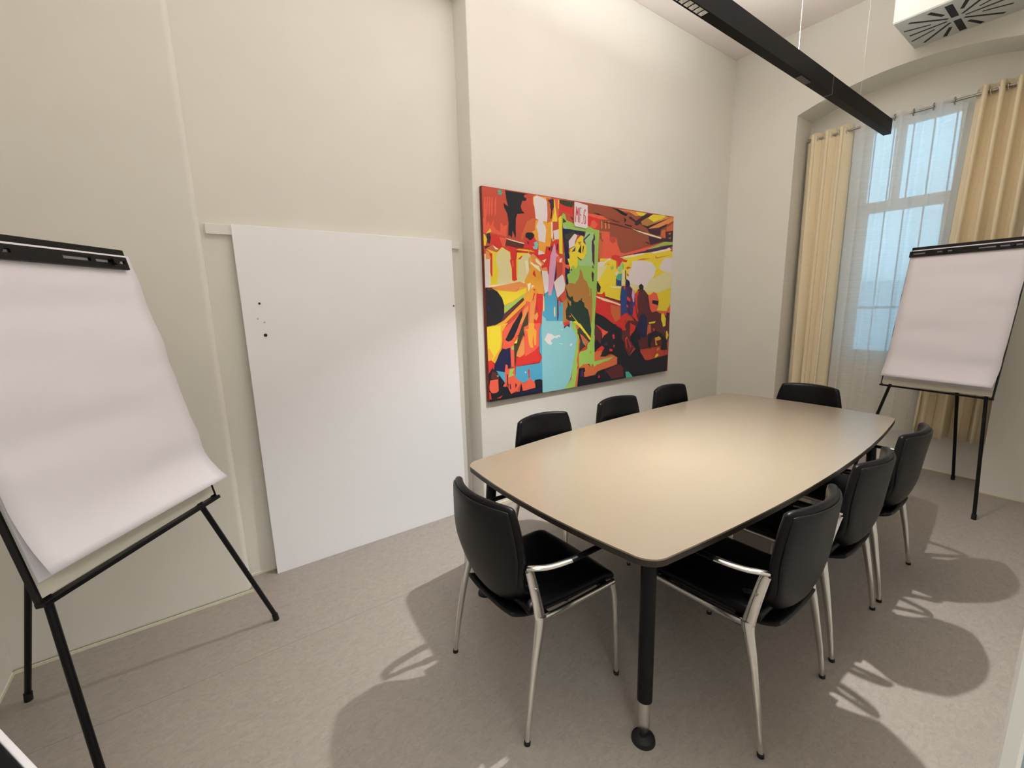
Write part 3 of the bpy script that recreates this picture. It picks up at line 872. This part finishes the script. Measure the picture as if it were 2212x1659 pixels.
def make_chair():
    root = empty('conference_chair', (0, 0, 0))
    fb = backsurf(0.0)
    obj('backrest', closed_pad(lambda u, v: fb(u, v), 22, 20, 0.034), seatm, root, smooth=True)
    fs = backsurf(-0.019)
    def shellf(u, v):
        x, y, z = fs(u*0.955, 0.03+0.94*v); return (x, y, z)
    o = obj('back_shell', closed_pad(shellf, 22, 20, 0.014), shell_m, root, smooth=True); o['label'] = 'smooth charcoal rear shell'
    def seatf(u, v):
        y = -0.185 + 0.43*v; hw = 0.222 - 0.012*(1-v)**2
        z = 0.448 + 0.006*math.cos(u*PI/2) - 0.020*max(0, (v-0.82)/0.18)**2 + 0.014*(1-v)**3
        return (u*hw, y, z)
    obj('seat', closed_pad(seatf, 20, 20, 0.042), seatm, root, smooth=True)
    def undf(u, v):
        y = -0.222 + 0.40*v; hw = 0.200 - 0.05*(1-v)**2
        return (u*hw, y, 0.392 + 0.012*v + 0.030*max(0, 1-v/0.25)**2 + 0.018*abs(u)**3)
    obj('seat_shell', closed_pad(undf, 18, 16, 0.024), shell_m, root, smooth=True)
    bm = BM()
    box(bm, -0.225, 0.225, -0.13, -0.095, 0.408, 0.428); box(bm, -0.225, 0.225, 0.17, 0.205, 0.408, 0.428); box(bm, -0.18, 0.18, -0.15, 0.21, 0.424, 0.434)
    obj('seat_frame', bm, black_m, root, bevel=0.004)
    for s in (-1, 1):
        # rear leg: slim at the foot, broad at the joint
        pts = smoothpath([(s*0.262, -0.243, 0.008), (s*0.258, -0.222, 0.15), (s*0.252, -0.190, 0.32), (s*0.246, -0.165, 0.425), (s*0.243, -0.160, 0.455)], 5)
        n = len(pts); rad = [(0.0088+0.006*(i/(n-1))**0.8, 0.0092+0.0165*(i/(n-1))**1.3) for i in range(n)]
        bm = BM(); tube(bm, pts, rad, 14, up=Vector((0, 1, 0))); lg = obj('leg', bm, chrome, root, smooth=True, autos=60)
        bm = BM(); tube(bm, [(s*0.2625, -0.244, 0), (s*0.2622, -0.2425, 0.012)], 0.0115, 14); obj('glide', bm, rubber, lg, smooth=True, autos=50)
        pts = smoothpath([(s*0.252, 0.237, 0.008), (s*0.249, 0.232, 0.20), (s*0.244, 0.226, 0.36), (s*0.240, 0.215, 0.425)], 5)
        n = len(pts); rad = [(0.0085+0.003*(i/(n-1)), 0.0085+0.0055*(i/(n-1))**1.3) for i in range(n)]
        bm = BM(); tube(bm, pts, rad, 14, up=Vector((0, 1, 0))); lg = obj('leg', bm, chrome, root, smooth=True, autos=60)
        bm = BM(); tube(bm, [(s*0.252, 0.237, 0), (s*0.252, 0.237, 0.012)], 0.0115, 14); obj('glide', bm, rubber, lg, smooth=True, autos=50)
        # side rail along the seat
        bm = BM(); tube(bm, smoothpath([(s*0.243, -0.165, 0.445), (s*0.240, -0.05, 0.434), (s*0.239, 0.10, 0.430), (s*0.240, 0.222, 0.428)], 4), (0.0085, 0.0135), 12); obj('side_rail', bm, chrome, root, smooth=True, autos=60)
        # upright + arm
        pts = smoothpath([(s*0.243, -0.160, 0.44), (s*0.243, -0.176, 0.53), (s*0.240, -0.196, 0.625), (s*0.241, -0.205, 0.652)], 5)
        n = len(pts); bm = BM(); tube(bm, pts, [(0.0095, 0.0225-0.007*(i/(n-1))) for i in range(n)], 14, up=Vector((0, 1, 0)))
        pts = smoothpath([(s*0.238, -0.206, 0.657), (s*0.258, -0.192, 0.663), (s*0.273, -0.155, 0.659), (s*0.280, -0.110, 0.655), (s*0.284, -0.055, 0.652)], 6)
        n = len(pts); tube(bm, pts, [(0.0125+0.002*math.sin(i/(n-1)*PI/2), 0.008) for i in range(n)], 14)
        arm = obj('armrest', bm, chrome, root, smooth=True, autos=60)
        bm = BM(); pts = smoothpath([(s*0.2835, -0.062, 0.6515), (s*0.285, 0.02, 0.651), (s*0.284, 0.10, 0.650), (s*0.281, 0.165, 0.646)], 5)
        n = len(pts); tube(bm, pts, [(0.0135, 0.0085)]*(n-1)+[(0.011, 0.006)], 14); o = obj('arm_pad', bm, black_m, arm, smooth=True, autos=60); o['label'] = 'black front section of armrest'
        bm = BM(); tube(bm, [(s*0.232, -0.182, 0.575), (s*0.255, -0.182, 0.575)], 0.006, 10); obj('screw', bm, brush, arm, smooth=True, autos=50)
    return root
def place(root, x, y, rz, label):
    root.location = (x, y, 0); root.rotation_euler = (0, 0, rz)
    tag(root, label, 'chair', 'black leather conference chairs')
def dup(root):
    r = root.copy(); COL.objects.link(r)
    for ch in list(root.children):
        c = ch.copy(); COL.objects.link(c); c.parent = r
        for g in list(ch.children):
            d = g.copy(); COL.objects.link(d); d.parent = c
    return r
proto = make_chair()
spots = [
 (1.635, 0.760, 0.00, 'nearest of the three black leather chairs along the right side of the table'),
 (2.284, 0.768, 0.00, 'black leather chair in the middle of the three on the right side of the table'),
 (2.902, 0.766, 0.00, 'black leather chair farthest along the right side of the table, beside the flipchart legs'),
 (1.010, 1.290, -PI/2, 'black leather chair at the near end of the table, its back towards the white board'),
 (1.650, 1.745, PI, 'black chair on the wall side of the table, nearest to the white board'),
 (2.350, 1.765, PI, 'black chair on the wall side of the table, middle one below the painting'),
 (3.005, 1.790, PI, 'black chair on the wall side of the table, below the right edge of the painting'),
 (3.555, 1.326, PI/2, 'black chair at the far end of the table in front of the window'),
]
for i, (x, y, rz, lb) in enumerate(spots):
    r = proto if i == 0 else dup(proto)
    place(r, x, y, rz, lb)

# ------------------------------------------------------------------ flipcharts
def flipchart(L, R, n, zt, lean, height, feet, rear, label, pad_over=0.012):
    """L, R: ends of the tray seen from the front; n: horizontal unit normal of the front"""
    L = Vector((L[0], L[1], zt)); R = Vector((R[0], R[1], zt)); C = (L+R)/2
    d = (R-L).normalized(); nn = Vector((n[0], n[1], 0)).normalized(); W = (R-L).length
    up = (Vector((0, 0, 1))*math.cos(lean) - nn*math.sin(lean)).normalized(); f = d.cross(up).normalized()
    if f.dot(nn) < 0: f = -f
    root = empty('flipchart', (C.x, C.y, 0)); root['label'] = label; root['category'] = 'flipchart'
    M = Matrix.Identity(4)
    for i in range(3): M[i][0] = d[i]; M[i][1] = -f[i]; M[i][2] = up[i]; M[i][3] = (C - Vector((C.x, C.y, 0)))[i]
    hw = W/2
    def part(name, bm, m, **k):
        bm.transform(M); return obj(name, bm, m, root, **k)
    # local: x along board, -y towards viewer, z up the board
    part('board_panel', boxm(-hw+0.004, hw-0.004, -0.004, 0.010, 0.012, height-0.01), padside_m)
    for sx in (-hw, hw-0.006): part('side_frame', boxm(sx, sx+0.006, -0.008, 0.014, 0, height), black_m, bevel=0.001)
    bm = BM(); box(bm, -hw-0.002, hw+0.002, -0.020, 0.014, -0.010, 0.004); part('pen_tray', bm, black_m, bevel=0.002)
    part('top_rail', boxm(-hw-0.002, hw+0.002, -0.006, 0.016, height-0.001, height+0.022), black_m, bevel=0.003)
    # clamp bar with long holes
    cb = BM(); zc0, zc1 = height-0.060, height-0.016; y0, y1 = -0.034, -0.024
    holes = [(-hw+0.02, -hw+0.10), (-0.16, -0.07), (0.07, 0.16), (hw-0.150, hw-0.040)]
    xs = [-hw+0.002]
    zh0, zh1 = zc0+0.019, zc0+0.031
    box(cb, -hw+0.002, hw-0.030, y0, y1, zc0, zh0); box(cb, -hw+0.002, hw-0.030, y0, y1, zh1, zc1)
    cur = -hw+0.002
    for a, b in holes: box(cb, cur, a, y0, y1, zh0, zh1); cur = b
    box(cb, cur, hw-0.030, y0, y1, zh0, zh1)
    clamp = part('clamp_bar', cb, black_m)
    for x in (-0.11, hw-0.085):
        bm = BM(); tube(bm, [(x, -0.024, zc0+0.025), (x, -0.046, zc0+0.025)], 0.012, 14); bm.transform(M); obj('knob', bm, black_m, clamp, smooth=True, autos=50)
    # pad block and loose front sheet that curls out at the bottom
    part('paper_pad', boxm(-hw+0.010, hw-0.006, -0.012, -0.0045, 0.055, height-0.004), paper_m)
    bm = BM(); nu, nv = 12, 36; g = []
    for j in range(nv+1):
        v = j/nv; row = []
        for i in range(nu+1):
            u = i/nu; zz = height-0.003 - (height-0.003-0.060)*v
            cu = max(0, (v-0.80)/0.20); lift = 0.050*cu**1.9*(0.85+0.3*u)
            wav = 0.0030*math.sin(v*17+u*1.5)+0.0022*math.sin(v*29-u*2)+0.0012*math.sin(v*47+u*3)
            xx = -hw+0.008 + (W-0.004)*u*1.0
            row.append(bm.verts.new((xx, -0.0145 - lift - (wav+0.0064)*min(1, v*6), zz + 0.010*cu*cu)))
        g.append(row)
    for j in range(nv):
        for i in range(nu): bm.faces.new((g[j][i], g[j][i+1], g[j+1][i+1], g[j+1][i]))
    part('front_sheet', bm, paper_m, smooth=True, solid=0.0006)
    # legs
    o3 = Vector((C.x, C.y, 0))
    def leg(foot, top):
        bm = BM(); ft = Vector((foot[0], foot[1], 0.018)); tube(bm, [ft-o3, Vector(top)-o3], 0.0105, 14); l = obj('leg', bm, black_m, root, smooth=True, autos=50)
        dr = (Vector(top)-ft).normalized(); bm = BM(); tube(bm, [Vector((foot[0], foot[1], 0.0))-o3, ft+dr*0.02-o3], 0.0135, 14); obj('foot_cap', bm, rubber, l, smooth=True, autos=50)
    for e, ft, s in ((L, feet[0], 1), (R, feet[1], -1)):
        at = e + d*s*0.045 - f*0.026
        tp = at + (at - Vector((ft[0], ft[1], 0)))*0.12
        tp = tp - f*0.01
        leg(ft, tp)
    leg(rear, C + up*0.86 - f*0.035)
    bm = BM(); box(bm, -hw*0.8, hw*0.8, 0.012, 0.045, 0.84, 0.88); part('back_bracket', bm, black_m, bevel=0.003)
    return root
# left flipchart, nearest to the camera
flipchart((-0.420, 1.553), (-0.021, 2.071), (0.79, -0.61), 0.79, math.radians(12.3), 0.975, ((-0.332, 1.41), (0.147, 2.289)), (-0.736, 2.39),
          'white paper flipchart on thin black legs in the near left corner')
flipchart((4.48, 1.063), (4.342, 0.424), (-0.977, 0.212), 0.82, math.radians(10.6), 1.075, ((4.34, 1.156), (4.175, 0.399)), (4.983, 0.632),
          'white paper flipchart on thin black legs before the right-hand curtain')

# ------------------------------------------------------------------ small table cut by the lower left corner
st = empty('side_table', (-0.258, 0.902, 0), math.atan2(-0.882, 0.47))
tag(st, 'black topped small table with pale edge strip, cut off by the lower left corner', 'side table')
bm = boxm(-0.33, 0.33, -0.36, -0.013, 0.700, 0.735); obj('table_top', bm, seatm, st, bevel=0.002)
bm = boxm(-0.33, 0.33, -0.0115, -0.001, 0.700, 0.737); o = obj('edge_strip', bm, board_m, st, bevel=0.002); o['label'] = 'pale edge strip'
for x in (-0.29, 0.29):
    for y in (-0.32, -0.045):
        obj('leg', boxm(x-0.014, x+0.014, y-0.014, y+0.014, 0, 0.70), black_m, st, bevel=0.002)

# ------------------------------------------------------------------ hanging linear lamp
LY, LZ, LH, LW = 1.250, 2.80, 0.108, 0.048
lamp = empty('pendant_lamp', (2.4, LY, LZ))
tag(lamp, 'long black linear pendant lamp hanging above the table on thin wires', 'lamp')
X0, X1, XS = -2.30, 2.28, 1.06
MX = -0.47        # centre of the lit module
bm = BM()
hole0, hole1 = MX-0.115, MX+0.115
box(bm, X0, XS-0.002, 0, 0.005, 0, LH); box(bm, X0, XS-0.002, LW-0.005, LW, 0, LH)
box(bm, X0, hole0, 0.005, LW-0.005, 0, 0.02); box(bm, hole1, XS-0.002, 0.005, LW-0.005, 0, 0.02)
box(bm, X0, XS-0.002, 0.005, LW-0.005, LH-0.030, LH-0.025)
obj('lamp_housing', bm, lamp_m, lamp)
obj('lamp_end_section', boxm(XS+0.002, X1, 0, LW, 0, LH-0.001), lamp_m, lamp)
obj('seam_strip', boxm(XS-0.002, XS+0.002, -0.0008, LW+0.0008, -0.0008, LH), brush, lamp)
obj('sensor_cover', boxm(0.62, 0.76, 0.007, LW-0.007, -0.003, 0.001), mat('sensor_grey', (52, 54, 56), 0.4), lamp)
mod = obj('led_module', boxm(hole0, hole1, 0.005, LW-0.005, 0.022, 0.026), lamp_m, lamp)
bm = BM()
for k in range(6):
    a = hole0 + 0.005 + k*0.0373
    cx, cy, n = a+0.0175, LW/2, 4
    lo = [bm.verts.new((cx+sx*0.0150, cy+sy*0.0170, 0.001)) for sx, sy in ((-1,-1),(1,-1),(1,1),(-1,1))]
    hi = [bm.verts.new((cx+sx*0.0045, cy+sy*0.0045, 0.019)) for sx, sy in ((-1,-1),(1,-1),(1,1),(-1,1))]
    for q in range(4): bm.faces.new((lo[q], lo[(q+1)%4], hi[(q+1)%4], hi[q]))
obj('reflector', bm, chrome, mod)
bm = BM()
for k in range(6):
    cx = hole0 + 0.005 + k*0.0373 + 0.0175; box(bm, cx-0.0045, cx+0.0045, LW/2-0.0045, LW/2+0.0045, 0.019, 0.0205)
obj('led_chip', bm, emit('led_glow', (255, 236, 214), 12), mod)
for x in (0.60, 1.62, -1.4):
    bm = BM(); tube(bm, [(x, LW/2, LH-0.03), (x, LW/2, CEIL-LZ)], 0.0012 if x < 1 else 0.0007, 6); obj('suspension_wire', bm, mat('wire', (225, 222, 215), 0.4), lamp)
    bm = BM(); disc(bm, (x, LW/2, LH-0.012), 0.011, 0.030, 12, 0.004); obj('wire_grip', bm, black_m, lamp)
    bm = BM(); disc(bm, (x, LW/2, CEIL-LZ-0.012), 0.018, 0.012, 16); obj('ceiling_cup', bm, white_m, lamp)

# ------------------------------------------------------------------ ventilation box high on the window wall
vb = empty('ventilation_box', (4.53, 0.85, 3.42))
tag(vb, 'white boxed ventilation outlet with black slotted swirl grille above the window', 'ventilation outlet')
bx0, bx1, by0, by1 = 4.262-4.53, XW-4.53, -0.36, 1.203-0.85
obj('duct_box', boxm(bx0, bx1, by0, by1, 0.004, CEIL-3.42), ventbox_m, vb)
pl = obj('diffuser_plate', boxm(bx0+0.003, bx1-0.003, by0+0.003, by1-0.003, -0.004, 0.004), vent_m, vb)
bm = BM(); cx, cy = 0.012, 0.078
def slot(a, r0, r1, w0, w1):
    ca, sa = math.cos(a), math.sin(a); px, py = -sa, ca
    pts = [(cx+ca*r0+px*w0, cy+sa*r0+py*w0), (cx+ca*r1+px*w1, cy+sa*r1+py*w1), (cx+ca*r1-px*w1, cy+sa*r1-py*w1), (cx+ca*r0-px*w0, cy+sa*r0-py*w0)]
    slab(bm, pts, -0.0055, -0.0035)
for half in (0, PI):
    slot(half, 0.030, 0.232, 0.019, 0.019)
    for k in range(1, 8):
        a = half + k*PI/8
        r0, r1, w = {1: (0.12, 0.25, 0.012), 2: (0.05, 0.29, 0.009), 3: (0.13, 0.275, 0.007), 4: (0.045, 0.245, 0.008)}[min(k, 8-k)]
        slot(a, r0, r1, w*0.8, w)
obj('slots', bm, slot_m, pl)

# ------------------------------------------------------------------ light
def area(name, loc, rot, sx, sy, power, color, spread=PI):
    l = bpy.data.lights.new(name, 'AREA'); l.shape = 'RECTANGLE'; l.size = sx; l.size_y = sy; l.energy = power; l.color = color; l.spread = spread
    o = bpy.data.objects.new(name, l); COL.objects.link(o); o.location = loc; o.rotation_euler = rot; return o
warm = (1.0, 0.99, 0.965)
area('lamp_downlight', (2.4+MX, LY+LW/2, LZ-0.002), (0, 0, 0), 0.065, 0.03, 30, warm, math.radians(102))
area('lamp_uplight', (1.9, LY+LW/2, LZ+LH+0.004), (PI, 0, 0), 3.4, 0.035, 76, warm, math.radians(138))
area('corridor_fill_added', (0.1, -1.3, 3.3), (math.radians(35), 0, 0), 1.6, 1.2, 55, (0.96, 1.0, 1.0))  # added fill through the doorway, brightens the left side; no lamp is seen there

w = bpy.data.worlds.new('daylight'); SC.world = w; w.use_nodes = True
bg = w.node_tree.nodes['Background']; bg.inputs[0].default_value = (0.52, 0.80, 0.95, 1); bg.inputs[1].default_value = 4.2

# ------------------------------------------------------------------ camera
cam = bpy.data.cameras.new('camera'); co = bpy.data.objects.new('camera', cam); COL.objects.link(co)
R = ((0.80921756, -0.12441573, 0.57418435), (-0.58700749, -0.13084308, 0.79893823), (-0.02427243, -0.98356536, -0.17891348))
M = Matrix.Identity(4)
for i in range(3):
    M[i][0] = R[i][0]; M[i][1] = -R[i][1]; M[i][2] = -R[i][2]
M[2][3] = H
co.matrix_world = M
cam.sensor_width = 36; cam.sensor_fit = 'HORIZONTAL'; cam.lens = 936.86*36/2212; cam.clip_start = 0.02
SC.camera = co
SC.view_settings.view_transform = 'Standard'; SC.view_settings.look = 'None'; SC.view_settings.gamma = 1; SC.view_settings.use_curve_mapping = False
SC.view_settings.exposure = 0.06
SC.cycles.use_denoising = True
SC.cycles.max_bounces = 10; SC.cycles.diffuse_bounces = 6; SC.cycles.sample_clamp_indirect = 8
